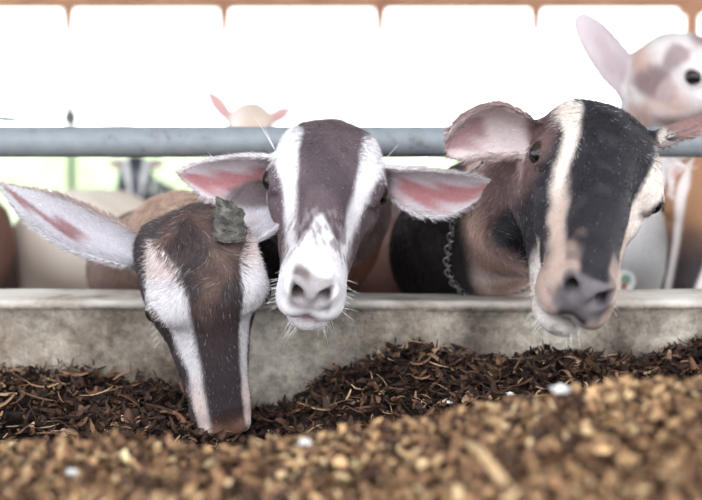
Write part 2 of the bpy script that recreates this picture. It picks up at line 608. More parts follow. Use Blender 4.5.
def axis_coords(lo, flo, fhi, hi, fine, grow=1.25, cmax=.022):
    mid = list(np.arange(flo, fhi + fine, fine))
    left, x, st = [], flo, fine
    while x > lo:
        st = min(st * grow, cmax); x -= st; left.append(x)
    x, st = mid[-1], fine
    while x < hi:
        st = min(st * grow, cmax); x += st; mid.append(x)
    return np.array(left[::-1] + mid, np.float32)


def body_prims(o, heading, hs=1.0, legs=True, belly=1.0, tall=1.0):
    """a standing goat's trunk: o = ground point under the withers, heading = unit xy the chest points to"""
    f = np.array([heading[0], heading[1], 0.]); f /= np.linalg.norm(f)
    sd = np.array([-f[1], f[0], 0.])
    up = np.array([0, 0, 1.])
    B = lambda a, l, z: np.array(o) + hs * (a * f + l * sd) + tall * z * up
    pr = [('c', B(0, 0, .56), B(-.22, 0, .52), .125 * hs, .155 * hs * belly, .06),
          ('c', B(-.22, 0, .52), B(-.47, 0, .57), .155 * hs * belly, .115 * hs, .06),
          ('c', B(.06, 0, .50), B(-.02, 0, .46), .10 * hs, .11 * hs, .06),      # brisket
          ('c', B(.0, 0, .645), B(-.45, 0, .655), .035 * hs, .045 * hs, .06),   # spine
          ('c', B(-.56, 0, .64), B(-.62, 0, .70), .018 * hs, .012 * hs, .03)]   # tail
    for s_ in (-1, 1):
        pr.append(('c', B(-.02, .085 * s_, .60), B(.03, .085 * s_, .44), .055 * hs, .055 * hs, .04))   # shoulder
        pr.append(('c', B(-.45, .07 * s_, .58), B(-.44, .085 * s_, .42), .085 * hs, .07 * hs, .05))     # thigh
        if legs:
            pr += [('c', B(.03, .085 * s_, .44), B(.01, .085 * s_, .25), .048 * hs, .027 * hs, .03),
                   ('c', B(.01, .085 * s_, .25), B(.0, .085 * s_, .05), .025 * hs, .018 * hs, .015),
                   ('c', B(.0, .085 * s_, .05), B(.02, .085 * s_, .016), .02 * hs, .022 * hs, .012),
                   ('c', B(-.44, .085 * s_, .42), B(-.56, .085 * s_, .24), .06 * hs, .026 * hs, .03),
                   ('c', B(-.56, .085 * s_, .24), B(-.53, .085 * s_, .05), .024 * hs, .018 * hs, .015),
                   ('c', B(-.53, .085 * s_, .05), B(-.505, .085 * s_, .016), .02 * hs, .022 * hs, .012)]
    return pr, B


def make_goat(name, label, O, pose, scale, ears, neck, ground, heading, coat, fine=.0023, hs=1.0, roman=0.0,
              hair=None, eyes=True, belly=1.0, legs=True, tall=1.0, xs=1.0, n0=((0, -.052, -.012), .050)):
    """O: point midway between the eyes; pose: (twist, pitch, roll, yaw) of the head in degrees; neck: list of (point, radius)
    from the skull back to the trunk; coat(H, P, E) -> colours"""
    O = np.array(O, float)
    Bs = head_basis(*pose)
    w2 = lambda l: O + scale * ((np.array(l) * [xs, 1, 1]) @ Bs)
    pr, _ = body_prims(ground, heading, hs, belly=belly, legs=legs, tall=tall)
    chain = [(w2(n0[0]), n0[1] * scale)] + [(np.array(p, float), r) for p, r in neck]
    npr = [('c', chain[i][0], chain[i + 1][0], chain[i][1], chain[i + 1][1], .028) for i in range(len(chain) - 1)]
    allp = npr + pr
    pts = np.array([q for a in allp for q in (a[1] - max(a[3], a[4]) - .03, a[1] + max(a[3], a[4]) + .03, a[2] - max(a[3], a[4]) - .03, a[2] + max(a[3], a[4]) + .03)])
    hp = [w2(l) for l in ((-.07, -.12, -.08), (.07, -.12, -.08), (-.07, .18, -.07), (.07, .18, -.07), (-.07, -.12, .06), (.07, -.12, .06), (-.05, .18, .03), (.05, .18, .03))]
    for e in ears:
        for t in (0, 1):
            q = e.base + e.dir * e.L * t
            hp += [q - e.W - .012, q + e.W + .012]
    hp = np.array(hp)
    flo, fhi = hp.min(0) - .004, hp.max(0) + .004
    lo, hi = np.minimum(pts.min(0), flo) - .01, np.maximum(pts.max(0), fhi) + .01
    axs = [axis_coords(lo[i], flo[i], fhi[i], hi[i], fine) for i in range(3)]
    G = [axs[0][:, None, None], axs[1][None, :, None], axs[2][None, None, :]]
    d = None
    for a in pr:
        q = cone(G, a[1], a[2], a[3], a[4])
        d = q if d is None else smin(d, q, a[5])
    for a in npr:
        d = smin(d, cone(G, a[1], a[2], a[3], a[4]), a[5] + .02)
    d = d.astype(np.float32)
    s0 = tuple(slice(np.searchsorted(axs[i], flo[i]) - 1, np.searchsorted(axs[i], fhi[i]) + 2) for i in range(3))
    g = [axs[0][s0[0]][:, None, None], axs[1][s0[1]][None, :, None], axs[2][s0[2]][None, None, :]]
    H = [((g[0] - O[0]) * Bs[j, 0] + (g[1] - O[1]) * Bs[j, 1] + (g[2] - O[2]) * Bs[j, 2]) / scale for j in range(3)]
    H[0] = H[0] / xs
    hd = head_sdf(H, roman) * scale * xs
    for e in ears:
        hd = smin(hd, e.sdf(g), .006)
    d[s0] = smin(d[s0], hd, .022)
    V, F = surface_nets(axs, d)
    V, F = biggest_island(V, F)

    def info(P):
        H = ((P - O) @ Bs.T) / scale / np.array([xs, 1, 1])
        E_ = [np.full(len(P), -1)] + [np.zeros(len(P)) for _ in range(3)]
        for i, e in enumerate(ears):
            l, t, w, hw, n = e.local([P[:, 0], P[:, 1], P[:, 2]])
            on = (np.abs(n) < e.th * .5 + .004) & (np.abs(w) < hw + .006) & (l > -.004) & (l < e.L + .006)
            E_[0][on] = i; E_[1][on] = t[on]; E_[2][on] = (w / np.maximum(hw, 1e-4))[on]; E_[3][on] = n[on]
        return H, E_

    H, E_ = info(V)
    C = coat(H, V, E_)
    root = empty(name, tuple(ground))
    tag(root, label, 'goat')
    body = mesh_np('body', V, F, M['skin'], root, True, C)
    if eyes:
        for s_ in (-1, 1):
            c = w2((s_ * (EYE[0] - .0004), EYE[1] + .001, EYE[2]))
            r = .0125 * scale
            vs, fs = [], []
            for a in range(13):
                for k_ in range(20):
                    th_ = math.pi * a / 12; ph = 2 * math.pi * k_ / 20
                    vs.append((r * math.sin(th_) * math.cos(ph), r * math.sin(th_) * math.sin(ph), r * math.cos(th_)))
            for a in range(12):
                for k_ in range(20):
                    fs.append([a * 20 + k_, (a + 1) * 20 + k_, (a + 1) * 20 + (k_ + 1) % 20, a * 20 + (k_ + 1) % 20])
            eo = mesh_py('eye', vs, fs, M['eye'], None, True)
            Rw = Matrix((Bs[0], Bs[1], Bs[2])).transposed().to_4x4()
            if Rw.determinant() < 0:
                Rw.col[0] = -Rw.col[0]
            mw = Matrix.Translation(Vector(c)) @ Rw
            eo.parent = root
            eo.matrix_parent_inverse = root.matrix_basis.inverted()
            eo.matrix_basis = mw
            eo['label'] = 'dark glossy eye'
    if hair:
        grow_hair(root, body, info, coat, hair, O, Bs, scale, ears)
    return root, w2, Bs, (V, F)


def strands(name, root, Pts, rad, col, parent_mat):
    """Pts (n,k,3) -> one hair-curves object"""
    n, k_, _ = Pts.shape
    hc = bpy.data.hair_curves.new(name)
    hc.add_curves([k_] * n)
    hc.attributes['position'].data.foreach_set('vector', np.ascontiguousarray(Pts, np.float32).ravel())
    ra = hc.attributes.get('radius') or hc.attributes.new('radius', 'FLOAT', 'POINT')
    ra.data.foreach_set('value', np.ascontiguousarray(rad, np.float32).ravel())
    ca = hc.attributes.new('coat', 'FLOAT_COLOR', 'CURVE')
    ca.data.foreach_set('color', np.c_[col, np.ones(n)].astype(np.float32).ravel())
    hc.materials.append(parent_mat)
    o = bpy.data.objects.new(name, hc)
    COL.objects.link(o)
    o.parent = root
    o.matrix_parent_inverse = root.matrix_basis.inverted()
    tag(o, kind='stuff')
    return o


def grow_hair(root, body, info, coat, hair, O, Bs, scale, ears):
    me = body.data
    n = len(me.vertices)
    V = np.empty(n * 3, np.float32); me.vertices.foreach_get('co', V); V = V.reshape(-1, 3)
    V = V + 0
    nf = len(me.polygons)
    F = np.empty(nf * 4, np.int32); me.loops.foreach_get('vertex_index', F); F = F.reshape(-1, 4)
    VN = np.empty(n * 3, np.float32); me.vertex_normals.foreach_get('vector', VN); VN = VN.reshape(-1, 3)
    fc = V[F].mean(1)
    a = V[F]
    area = .5 * np.linalg.norm(np.cross(a[:, 2] - a[:, 0], a[:, 3] - a[:, 1]), axis=1)
    fn = VN[F].mean(1)
    view = CAM - fc; view /= np.linalg.norm(view, axis=1)[:, None]
    facing = (fn * view).sum(1)
    H, E_ = info(fc)
    dist = np.linalg.norm(fc - O, axis=1)
    wgt = np.where(dist < .2 * scale, 1.0, np.clip(1.15 - dist * 1.6, .18, 1))
    ear = E_[0] >= 0
    wgt = np.where(ear, np.where(E_[3] > 0, .35, .8), wgt)
    wgt = np.where(ear & (np.abs(E_[2]) > .8), 1.4, wgt)
    wgt *= np.where(facing > -.35, 1, 0) * np.where(fc[:, 1] < 1.9, 1, .0)
    nosepad = (H[:, 1] > .150) & (H[:, 2] > -.022) & (np.abs(H[:, 0]) < .022) & ~ear
    wgt = np.where(nosepad, .0, wgt)
    eye = np.linalg.norm(np.abs(H) * [1, 1, 1] * [1, 1, 1] - 0, axis=1) * 0 + np.linalg.norm(np.c_[np.abs(H[:, 0]), H[:, 1], H[:, 2]] - (EYE + [.006, 0, 0]), axis=1)
    wgt = np.where(eye < .0115, 0, wgt)
    pr = area * wgt
    cnt = hair['n']
    pick = rng.choice(nf, cnt, p=pr / pr.sum())
    u, v = rng.random((2, cnt, 1))
    q = V[F[pick]]; qn = VN[F[pick]]
    bl = lambda z: (z[:, 0] * (1 - u) + z[:, 1] * u) * (1 - v) + (z[:, 3] * (1 - u) + z[:, 2] * u) * v
    Pt = bl(q); Nn = bl(qn); Nn /= np.linalg.norm(Nn, axis=1)[:, None] + 1e-9
    H, E_ = info(Pt)
    isear = E_[0] >= 0
    dist = np.linalg.norm(Pt - O, axis=1)
    # combing direction: towards the nose on the face, up and back over the poll, along the neck to the body
    back = Bs[1] * -1
    tf = np.clip((H[:, 1] - (-.02)) / .05, 0, 1)[:, None]
    lat = np.sign(H[:, 0])[:, None] * np.clip(np.abs(H[:, 0]) / .05, 0, 1)[:, None]
    comb = tf * (Bs[1] - .25 * Bs[2] + .25 * lat * Bs[0]) + (1 - tf) * (Bs[1] * .25 + lat * Bs[0] * .6 - Bs[2] * .5 * np.abs(lat))
    far = np.clip((dist - .13 * scale) / .06, 0, 1)[:, None]
    comb = comb * (1 - far) + far * np.array([0, .35, -.9])
    for i, e in enumerate(ears):
        on = E_[0] == i
        comb[on] = e.dir + .7 * e.side * np.clip(E_[2][on], -1, 1)[:, None] ** 3
    comb = comb + .35 * np.c_[noise(Pt, 55, 1), noise(Pt, 55, 2), noise(Pt, 55, 3)]
    comb -= Nn * (comb * Nn).sum(1)[:, None]
    comb /= np.linalg.norm(comb, axis=1)[:, None] + 1e-9
    ln = hair.get('len', .010) * np.ones(cnt)
    ln *= np.where(dist < .2 * scale, np.interp(H[:, 1], [-.09, -.03, .03, .10, .16], [1.5, 1.25, .85, .6, .42]), 1.6)
    under = (H[:, 2] < -.045) & (dist < .2 * scale)
    ln *= np.where(under, 1.5, 1)
    ln = np.where(isear, .005 + .004 * (np.abs(E_[2]) > .8), ln)
    ln *= rng.uniform(.6, 1.25, cnt)
    lift = rng.uniform(.10, .34, cnt)[:, None]
    dr = comb + Nn * lift + rng.normal(0, .13, (cnt, 3))
    dr /= np.linalg.norm(dr, axis=1)[:, None]
    root_p = Pt - Nn * .0004
    mid = root_p + dr * (ln * .5)[:, None]
    tipd = dr - Nn * lift * .7 + rng.normal(0, .1, (cnt, 3))
    tip = mid + tipd / np.linalg.norm(tipd, axis=1)[:, None] * (ln * .5)[:, None]
    Pts = np.stack([root_p, (root_p + mid) / 2 + Nn * (ln * .02)[:, None], mid, tip], 1)
    rad = np.array([.00019, .00018, .00014, .00004])[None] * rng.uniform(.8, 1.2, (cnt, 1)) * hair.get('thick', 1)
    jit = Pt + rng.normal(0, .0012, Pt.shape) - comb * np.abs(rng.normal(0, .0045, (cnt, 1)))
    Hj, Ej = info(jit)
    Ej = E_
    C = coat(Hj, jit, Ej)
    C = C * np.exp(rng.normal(0, .30, (cnt, 1)))
    C = np.where((rng.random((cnt, 1)) < .035) & (dist < .2 * scale)[:, None] & ~isear[:, None], C * .4 + srgb(190, 184, 186) * .6, C)
    C = np.clip(C, .003, .9)
    strands('coat_hair', root, Pts, rad, C, M['hair'])


def whiskers(root, w2, Bs, specs, col=(.85, .84, .85)):
    """specs: list of (local root, local direction, length)"""
    P_, R_, C_ = [], [], []
    for l, dl, ln in specs:
        a = w2(l); dv = np.array(dl) @ Bs; dv /= np.linalg.norm(dv)
        sag = np.array([0, 0, -1.]) * ln * rng.uniform(.05, .2)
        P_.append([a, a + dv * ln * .4 + sag * .15, a + dv * ln * .75 + sag * .5, a + dv * ln + sag])
        R_.append([.00022, .0002, .00016, .00006]); C_.append(col)
    strands('whiskers', root, np.array(P_), np.array(R_), np.array(C_), M['hair'])


def muzzle_whiskers(n, ln=(.012, .024)):
    out = []
    for _ in range(n):
        s_ = random.choice((-1, 1))
        low = random.random() < .55
        if low:
            l = (s_ * random.uniform(.004, .018), random.uniform(.112, .148), random.uniform(-.056, -.05)); dv = (s_ * random.uniform(.1, .8), random.uniform(.0, .7), -1)
        else:
            l = (s_ * random.uniform(.022, .026), random.uniform(.115, .148), random.uniform(-.036, -.014)); dv = (s_ * 1, random.uniform(-.1, .6), random.uniform(-.6, .1))
        out.append((l, dv, random.uniform(*ln)))
    return out


# ------------------------------------------------------------------ coats
def blend(C, col, m_):
    return C * (1 - m_[:, None]) + np.asarray(col)[None] * m_[:, None]


def sstep(x, a, b_):
    t = np.clip((x - a) / (b_ - a), 0, 1)
    return t * t * (3 - 2 * t)


def stripe_mask(X, Nn, xs, ws, nz_=None, soft=.004):
    """band centred at |X| = xs(N), half width ws(N); xs/ws = (knots N, values)"""
    c = np.interp(Nn, *xs); w = np.interp(Nn, *ws)
    dd = np.abs(X - c) - w + (nz_ * .0007 if nz_ is not None else 0)
    return 1 - sstep(dd, -soft, soft)


def ear_colors(C, E_, outer, inner, pink, rim, pw=.45, p0=.08, p1=.8, idx=None, pc=0.0):
    on = E_[0] >= 0 if idx is None else E_[0] == idx
    t, w, n = E_[1], E_[2], E_[3]
    c = np.where((n > 0)[:, None], np.asarray(inner)[None], np.asarray(outer)[None])
    wc = np.abs(w - pc * np.where(E_[0] == 0, 1, -1) + .12 * np.sin(t * 17 + w * 9))
    pk = (n > 0) * (1 - sstep(wc, pw * .3, pw * 1.3)) * sstep(t, p0, p0 + .15) * (1 - sstep(t, p1 - .15, p1 + .1))
    c = blend(c, pink, pk)
    c = blend(c, rim, sstep(np.abs(w), .82, .97) * .8)
    m_ = on * sstep(t, .0, .12)
    return C * (1 - m_[:, None]) + c * m_[:, None]


WHITE = srgb(218, 214, 218)


def coat_left(H, P, E_):
    X, Nn, U = H.T; ax = np.abs(X)
    n1, n2, n3 = noise(P, 160, 1), noise(P, 60, 2), noise(P, 320, 3)
    dark = srgb(60, 49, 50); rust = srgb(114, 90, 81)
    C = np.tile(dark, (len(P), 1))
    # rusty hair over the poll and forehead, greyer down the bridge
    C = blend(C, rust, .75 * sstep(n2 * .7 + n1 * .6, .0, 1.0) * (1 - sstep(Nn, -.03, .05)) * sstep(U, -.01, .02))
    C = blend(C, srgb(60, 52, 56), .7 * sstep(Nn, .02, .08))
    C = blend(C, srgb(126, 92, 78), .8 * sstep(Nn, .125, .15))
    C = blend(C, srgb(58, 50, 54), sstep(ax, .03, .05) * (1 - sstep(U, -.02, .0)) * .8)
    m_ = stripe_mask(ax, Nn + .002 * n1, ([-.06, -.03, 0, .04, .08, .15], [.052, .048, .045, .032, .0262, .0240]), ([-.06, -.035, -.005, .03, .08, .16], [.006, .017, .0175, .0098, .0056, .0045]), n1, .003)
    m_ = m_ * sstep(U - np.interp(Nn, [-.06, 0, .03, .06, .15], [-.004, .0, .006, -.014, -.022]), -.004, .006)
    C = blend(C, WHITE, m_)
    C = blend(C, srgb(205, 160, 138), m_ * .35 * (1 - sstep(Nn, -.04, -.015)))
    C = blend(C, srgb(215, 178, 160), m_ * .5 * sstep(Nn, .07, .12))
    far = np.linalg.norm(np.c_[X, np.where(Nn > 0, Nn * .5, Nn), U], axis=1)
    hz = P[:, 1]
    Cb = np.tile(srgb(122, 100, 92), (len(P), 1))
    Cb = blend(Cb, srgb(88, 66, 60), sstep(n2 * .4 + noise(P, 14, 4), .0, .9))
    Cb = blend(Cb, srgb(178, 152, 136), sstep(noise(P, 9, 5) + .3 * n2, .6, 1.2))
    mb = sstep(far, .12, .17)
    C = C * (1 - mb[:, None]) + Cb * mb[:, None]
    C = ear_colors(C, E_, srgb(112, 84, 74), srgb(172, 168, 174), srgb(128, 96, 98), srgb(200, 195, 198), pw=.26, p0=.32, p1=1.1, pc=.12, idx=0)
    C = blend(C, srgb(150, 122, 110), (E_[0] == 0) * (1 - sstep(E_[2], -.95, -.78)) * .8)
    C = ear_colors(C, E_, srgb(104, 78, 70), srgb(184, 180, 188), srgb(170, 158, 162), srgb(222, 216, 220), pw=.3, p0=.2, p1=.5, idx=1)
    C = blend(C, srgb(84, 66, 66), (E_[0] == 1) * sstep(E_[1] + .35 * E_[2], .55, .72) * .85)
    return C


def coat_middle(H, P, E_):
    X, Nn, U = H.T; ax = np.abs(X)
    n1, n2, n3 = noise(P, 150, 2), noise(P, 55, 3), noise(P, 400, 4)
    C = np.tile(srgb(92, 79, 84), (len(P), 1))
    C = blend(C, srgb(70, 60, 66), sstep(n2, .0, .9) * .7)
    C = blend(C, srgb(120, 100, 98), (1 - sstep(U, -.03, .0)) * .7)
    m_ = stripe_mask(ax, Nn + .002 * n1, ([-.06, -.03, 0, .04, .08, .13], [.049, .048, .046, .034, .028, .024]), ([-.07, -.04, -.01, .03, .08, .14], [.010, .0155, .0160, .0072, .0042, .006]), n1, .003)
    C = blend(C, WHITE, m_ * sstep(U - np.interp(Nn, [-.06, 0, .03, .06, .15], [-.004, .0, .006, -.014, -.022]), -.004, .006))
    # white muzzle running up to a speckled point on the bridge
    mz = sstep(Nn + .030 * (1 - ax / .03) + .006 * n1 + .003 * n3, .108, .122)
    C = blend(C, WHITE, mz)
    C = blend(C, srgb(136, 126, 130), .85 * sstep(n3 + .4 * n1, -.1, .8) * sstep(Nn, .06, .08) * (1 - sstep(Nn, .105, .135)))
    nose = sstep(Nn + .004 * n1 - .1 * (U + .01), .136, .148) * sstep(U, -.024, -.016) * (1 - sstep(ax, .017, .023))
    C = blend(C, srgb(98, 86, 84), nose * (.65 + .3 * sstep(n1, -.3, .6)))
    nost = np.exp(-((ax - .014) / .006) ** 2 - ((U + .004) / .006) ** 2) * sstep(Nn, .145, .152)
    C = blend(C, srgb(40, 32, 32), nost * .9)
    C = blend(C, srgb(170, 130, 122), sstep(Nn, .12, .14) * np.exp(-((U + .042) / .005) ** 2) * .9)
    far = np.linalg.norm(np.c_[X, np.where(Nn > 0, Nn * .5, Nn), U], axis=1)
    Cb = np.tile(srgb(140, 98, 84), (len(P), 1))
    Cb = blend(Cb, srgb(48, 42, 44), sstep(noise(P, 10, 2), .0, .7) * .85)
    Cb = blend(Cb, srgb(46, 40, 42), 1 - sstep(P[:, 0], -.075, -.045))
    mb = sstep(far, .125, .165)
    C = C * (1 - mb[:, None]) + Cb * mb[:, None]
    C = ear_colors(C, E_, srgb(170, 156, 160), srgb(190, 180, 184), srgb(166, 114, 118), srgb(222, 216, 218), pw=.50, p0=.03, p1=1.0, pc=.22)
    return C


def coat_right(H, P, E_):
    X, Nn, U = H.T; ax = np.abs(X)
    n1, n2, n3 = noise(P, 150, 3), noise(P, 50, 1), noise(P, 380, 5)
    C = np.tile(srgb(31, 29, 35), (len(P), 1))
    C = blend(C, srgb(50, 47, 52), sstep(n2 * .6 + n1 * .6, .1, 1) * .7)
    # brown cheek behind and below the near eye
    side = sstep(-X, .046, .060)
    C = blend(C, srgb(112, 86, 84), side * (1 - sstep(Nn, .0, .05)) * .85)
    C = blend(C, srgb(64, 48, 50), side * sstep(n2, -.2, .8) * .6)
    mL = stripe_mask(-X, Nn + .002 * n1, ([-.07, -.03, .02, .07, .13], [.041, .043, .039, .032, .028]), ([-.09, -.06, -.03, .02, .07, .14], [.004, .009, .0090, .0052, .0030, .003]), n1, .003)
    mR = stripe_mask(X, Nn + .002 * n1, ([-.04, 0, .04, .08, .13], [.056, .054, .042, .033, .028]), ([-.05, -.03, .0, .05, .1], [.004, .012, .0130, .008, .004]), n1, .003)
    st = np.maximum(mL, mR) * sstep(U, -.02, -.006)
    C = blend(C, srgb(214, 202, 194), st * .92)
    C = blend(C, srgb(170, 142, 128), st * .75 * sstep(Nn, .03, .09))
    # peach and grey muzzle
    mz = sstep(Nn + .008 * np.abs(X) / .02 + .007 * n1 + .004 * n3, .120, .158)
    C = blend(C, srgb(166, 144, 134), mz * sstep(ax, .010, .016) * (.55 + .3 * sstep(n1 + .5 * n3, -.4, .6)))
    lips = sstep(Nn, .06, .09) * (1 - sstep(U + .003 * n1, -.034, -.026))
    C = blend(C, srgb(205, 196, 192), lips * .85)
    C = blend(C, srgb(84, 70, 72), lips * sstep(n1 + n3, .3, 1.1) * .5)
    nose = sstep(Nn + .003 * n1 - .25 * (U + .01), .146, .154) * sstep(U, -.028, -.020) * (1 - sstep(ax, .019, .024))
    C = blend(C, srgb(100, 94, 98), nose)
    nost = np.exp(-((ax - .015) / .006) ** 2 - ((U + .004) / .006) ** 2) * sstep(Nn, .145, .152)
    C = blend(C, srgb(30, 26, 30), nost * .9)
    far = np.linalg.norm(np.c_[X, np.where(Nn > 0, Nn * .5, Nn), U], axis=1)
    Cb = np.tile(srgb(192, 162, 152), (len(P), 1))
    Cb = blend(Cb, srgb(230, 216, 210), sstep(noise(P * [1, .4, .5], 30, 2), .1, .9) * .75)
    Cb = blend(Cb, srgb(142, 110, 102), sstep(noise(P * [1, .4, .5], 24, 4), .3, 1.0) * .8)
    Cb = blend(Cb, srgb(226, 216, 214), (1 - sstep(P[:, 2], .465, .50)) * sstep(noise(P, 20, 5), -.2, .4) * .8)
    sx_ = P[:, 0] - .35 * (P[:, 1] - 1.5) + .010 * noise(P, 14, 1)
    Cb = blend(Cb, srgb(46, 41, 44), 1 - sstep(sx_, .222, .246))
    Cb = blend(Cb, srgb(150, 112, 104), 1 - sstep(sx_, .055, .072))
    Cb = blend(Cb, srgb(70, 54, 54), (1 - sstep(sx_, .055, .072)) * sstep(noise(P, 12, 3), .1, .8) * .8)
    Cb = blend(Cb, srgb(216, 206, 204), np.exp(-((sx_ - .068) / .007) ** 2) * .8)
    mb = sstep(far, .12, .155)
    C = C * (1 - mb[:, None]) + Cb * mb[:, None]
    C = ear_colors(C, E_, srgb(140, 110, 106), srgb(190, 176, 176), srgb(146, 116, 118), srgb(136, 108, 106), pw=.6, p0=.42, p1=1.2, pc=.1)
    return C


def plain_coat(base, patches, ear_o, ear_i, pink, stripe=None, muzzle=None):
    """base colour with list of (colour, frequency, seed, lo, hi)"""
    def f(H, P, E_):
        C = np.tile(base, (len(P), 1))
        for col, fr, sd, lo, hi in patches:
            C = blend(C, col, sstep(noise(P, fr, sd), lo, hi))
        near = np.linalg.norm(H, axis=1) < .2
        if stripe is not None:
            m_ = stripe_mask(np.abs(H[:, 0]), H[:, 1], ([-.05, 0, .15], [.045, .042, .022]), ([-.05, 0, .15], [.008, .012, .006]))
            C = blend(C, stripe, m_ * near * sstep(H[:, 2], -.02, 0))
        if muzzle is not None:
            C = blend(C, muzzle, sstep(H[:, 1], .13, .15) * near)
        return ear_colors(C, E_, ear_o, ear_i, pink, ear_o)
    return f


# ------------------------------------------------------------------ the three feeding goats
def P3(px, py, d):
    return at(px, py, d)


g_left, w2L, BL, surfL = make_goat(
    'goat', 'brown goat with white face stripes and a horn stub, muzzle down in the feed',
    (-.147, 1.062, .479), (20, 97, -7, 0), .985,
    [Ear(P3(152, 262, 1.105), P3(-3, 181, 1.13), (.15, -1, .45), .026, cup=.75, bend=-.02, tipp=1.05, side_bend=-.035),
     Ear(P3(230, 246, 1.10), P3(286, 182, 1.17), (-.2, -1, .25), .034, cup=.6, bend=.0, tipp=.7)],
    [((-.170, 1.18, .502), .046), ((-.215, 1.32, .510), .053), ((-.29, 1.50, .46), .085)],
    (-.36, 1.74, PEN), (.3, -1), coat_left, hs=.88, belly=.85, tall=1.0, n0=((0, -.030, -.030), .042), hair=dict(n=100000, len=.0068))

g_mid, w2M, BM, surfM = make_goat(
    'goat', 'grey-brown goat with white stripes, white muzzle and level pink ears, facing the camera',
    (-.028, 1.150, .581), (2, 34, 6, 0), 1.07,
    [Ear(P3(277, 168, 1.17), P3(176, 173, 1.12), (.1, -1, -.40), .030, cup=.55, bend=-.025, tipp=.9, side_bend=-.025),
     Ear(P3(386, 177, 1.17), P3(496, 183, 1.12), (-.1, -1, -.40), .029, cup=.55, bend=-.025, tipp=.9, side_bend=.04)],
    [((-.025, 1.27, .556), .060), ((-.05, 1.40, .52), .080), ((-.085, 1.52, .47), .10)],
    (-.115, 1.70, PEN), (.3, -1), coat_middle, hs=.88, belly=.85, tall=1.0, xs=.96, hair=dict(n=110000, len=.0050))

g_right, w2R, BR, surfR = make_goat(
    'goat', 'black-faced goat with tan-white stripes and a brown neck, at the right of the rail',
    (.233, 1.020, .592), (9, 31, 15.5, -4), 1.12,
    [Ear(P3(533, 134, 1.06), P3(445, 148, 1.05), (-.15, -1, -.45), .029, cup=.95, bend=.035, tipp=.40, side_bend=.05),
     Ear(P3(657, 136, 1.08), P3(750, 108, 1.13), (.1, -.2, -1), .026, cup=.6, bend=.0, tipp=.7)],
    [((.200, 1.17, .560), .062), ((.170, 1.30, .532), .074), ((.150, 1.44, .49), .098)],
    (.135, 1.66, PEN), (.3, -1), coat_right, hs=.90, belly=.85, tall=1.03, roman=.004, xs=.92, hair=dict(n=110000, len=.0050))

whiskers(g_mid, w2M, BM, muzzle_whiskers(120) + [((-.058, -.015, .028), (-.55 - .1 * i, -.35, 1), .035 + .006 * i) for i in range(3)] + [((.056, -.015, .03), (.6, -.3, 1), .03)])
whiskers(g_right, w2R, BR, muzzle_whiskers(60, (.008, .018)))
whiskers(g_left, w2L, BL, [((-.055, .02 + .006 * i, -.004), (-1, .4 + .1 * i, -.25), .008) for i in range(5)] + muzzle_whiskers(14, (.006, .012)))

# horn stub of the left goat
hc_ = P3(229, 229, 1.030)
V, F = [], []
nr, nk = 12, 22
up_ = np.array([.05, -.05, 1.0]); up_ /= np.linalg.norm(up_)
e1 = np.cross(up_, [0, 1, 0]); e1 /= np.linalg.norm(e1); e2 = np.cross(up_, e1)
for i in range(nr + 3):
    t = min(i / nr, 1.0)
    rr = (.0170 - .0035 * t + .0012 * math.sin(t * 22)) if i <= nr else .0135 * (1 - (i - nr) / 2 * .98)
    for k_ in range(nk):
        a = 2 * math.pi * k_ / nk
        cut = .006 * math.cos(a) + .003 * math.sin(3 * a)
        q = hc_ + up_ * (-.012 + .036 * t + cut * t - (.003 * (i - nr) if i > nr else 0)) + rr * (1 + .06 * math.sin(5 * a + i)) * (math.cos(a) * e1 + .8 * math.sin(a) * e2)
        V.append(q)
for i in range(nr + 2):
    for k_ in range(nk):
        F.append([i * nk + k_, i * nk + (k_ + 1) % nk, (i + 1) * nk + (k_ + 1) % nk, (i + 1) * nk + k_])
ho = mesh_py('horn', V, F, M['horn'], g_left, True)
ho['label'] = 'short blunt grey horn stub'

# ------------------------------------------------------------------ goats behind the rail
spots = plain_coat(srgb(212, 204, 204), [(srgb(196, 166, 156), 17, 4, .2, .9), (srgb(132, 112, 114), 24, 2, .15, .7)], srgb(184, 172, 176), srgb(192, 180, 184), srgb(178, 160, 164))


def coat_spotted(H, P, E_):
    C = spots(H, P, E_)
    for px, py, r_, col in ((650, 80, .030, (122, 102, 106)), (673, 56, .020, (150, 130, 132)), (640, 112, .022, (186, 158, 150)), (668, 92, .018, (176, 156, 154)), (700, 34, .022, (140, 120, 122)), (612, 62, .020, (176, 160, 164))):
        c_ = at(px, py, 1.70)
        dd = np.hypot(P[:, 0] - c_[0] * P[:, 1] / 1.70, P[:, 2] - .6 - (c_[2] - .6) * P[:, 1] / 1.70) + .006 * noise(P, 70, 3)
        C = blend(C, srgb(*col), (1 - sstep(dd, r_ * .55, r_ * 1.2)) * .9)
    low = 1 - sstep(P[:, 2], .58, .66)
    C = blend(C, srgb(244, 244, 247), low)
    return C


Oa = at(705, 77, 1.74)
neckA = at(636, 230, 1.86)
g_tall, w2A, BA, _ = make_goat(
    'goat', 'pale spotted goat with one long upright ear, head raised above the rail',
    Oa, (0, 24, -8, 46), 1.22,
    [Ear(at(640, 100, 1.82), at(577, 14, 1.86), (-.3, -1, .2), .031, cup=.5, tipp=.45, th=.009),
     Ear(at(728, 60, 1.88), at(790, 30, 1.94), (.4, -1, .2), .026, cup=.5, tipp=.45, th=.009)],
    [(at(655, 150, 1.87), .072), (neckA, .085), (at(632, 285, 1.98), .10)],
    (at(632, 290, 2.0)[0] + .03, 2.20, PEN), (-.15, -1), coat_spotted, hs=.9, fine=.0042, hair=dict(n=30000, len=.006))

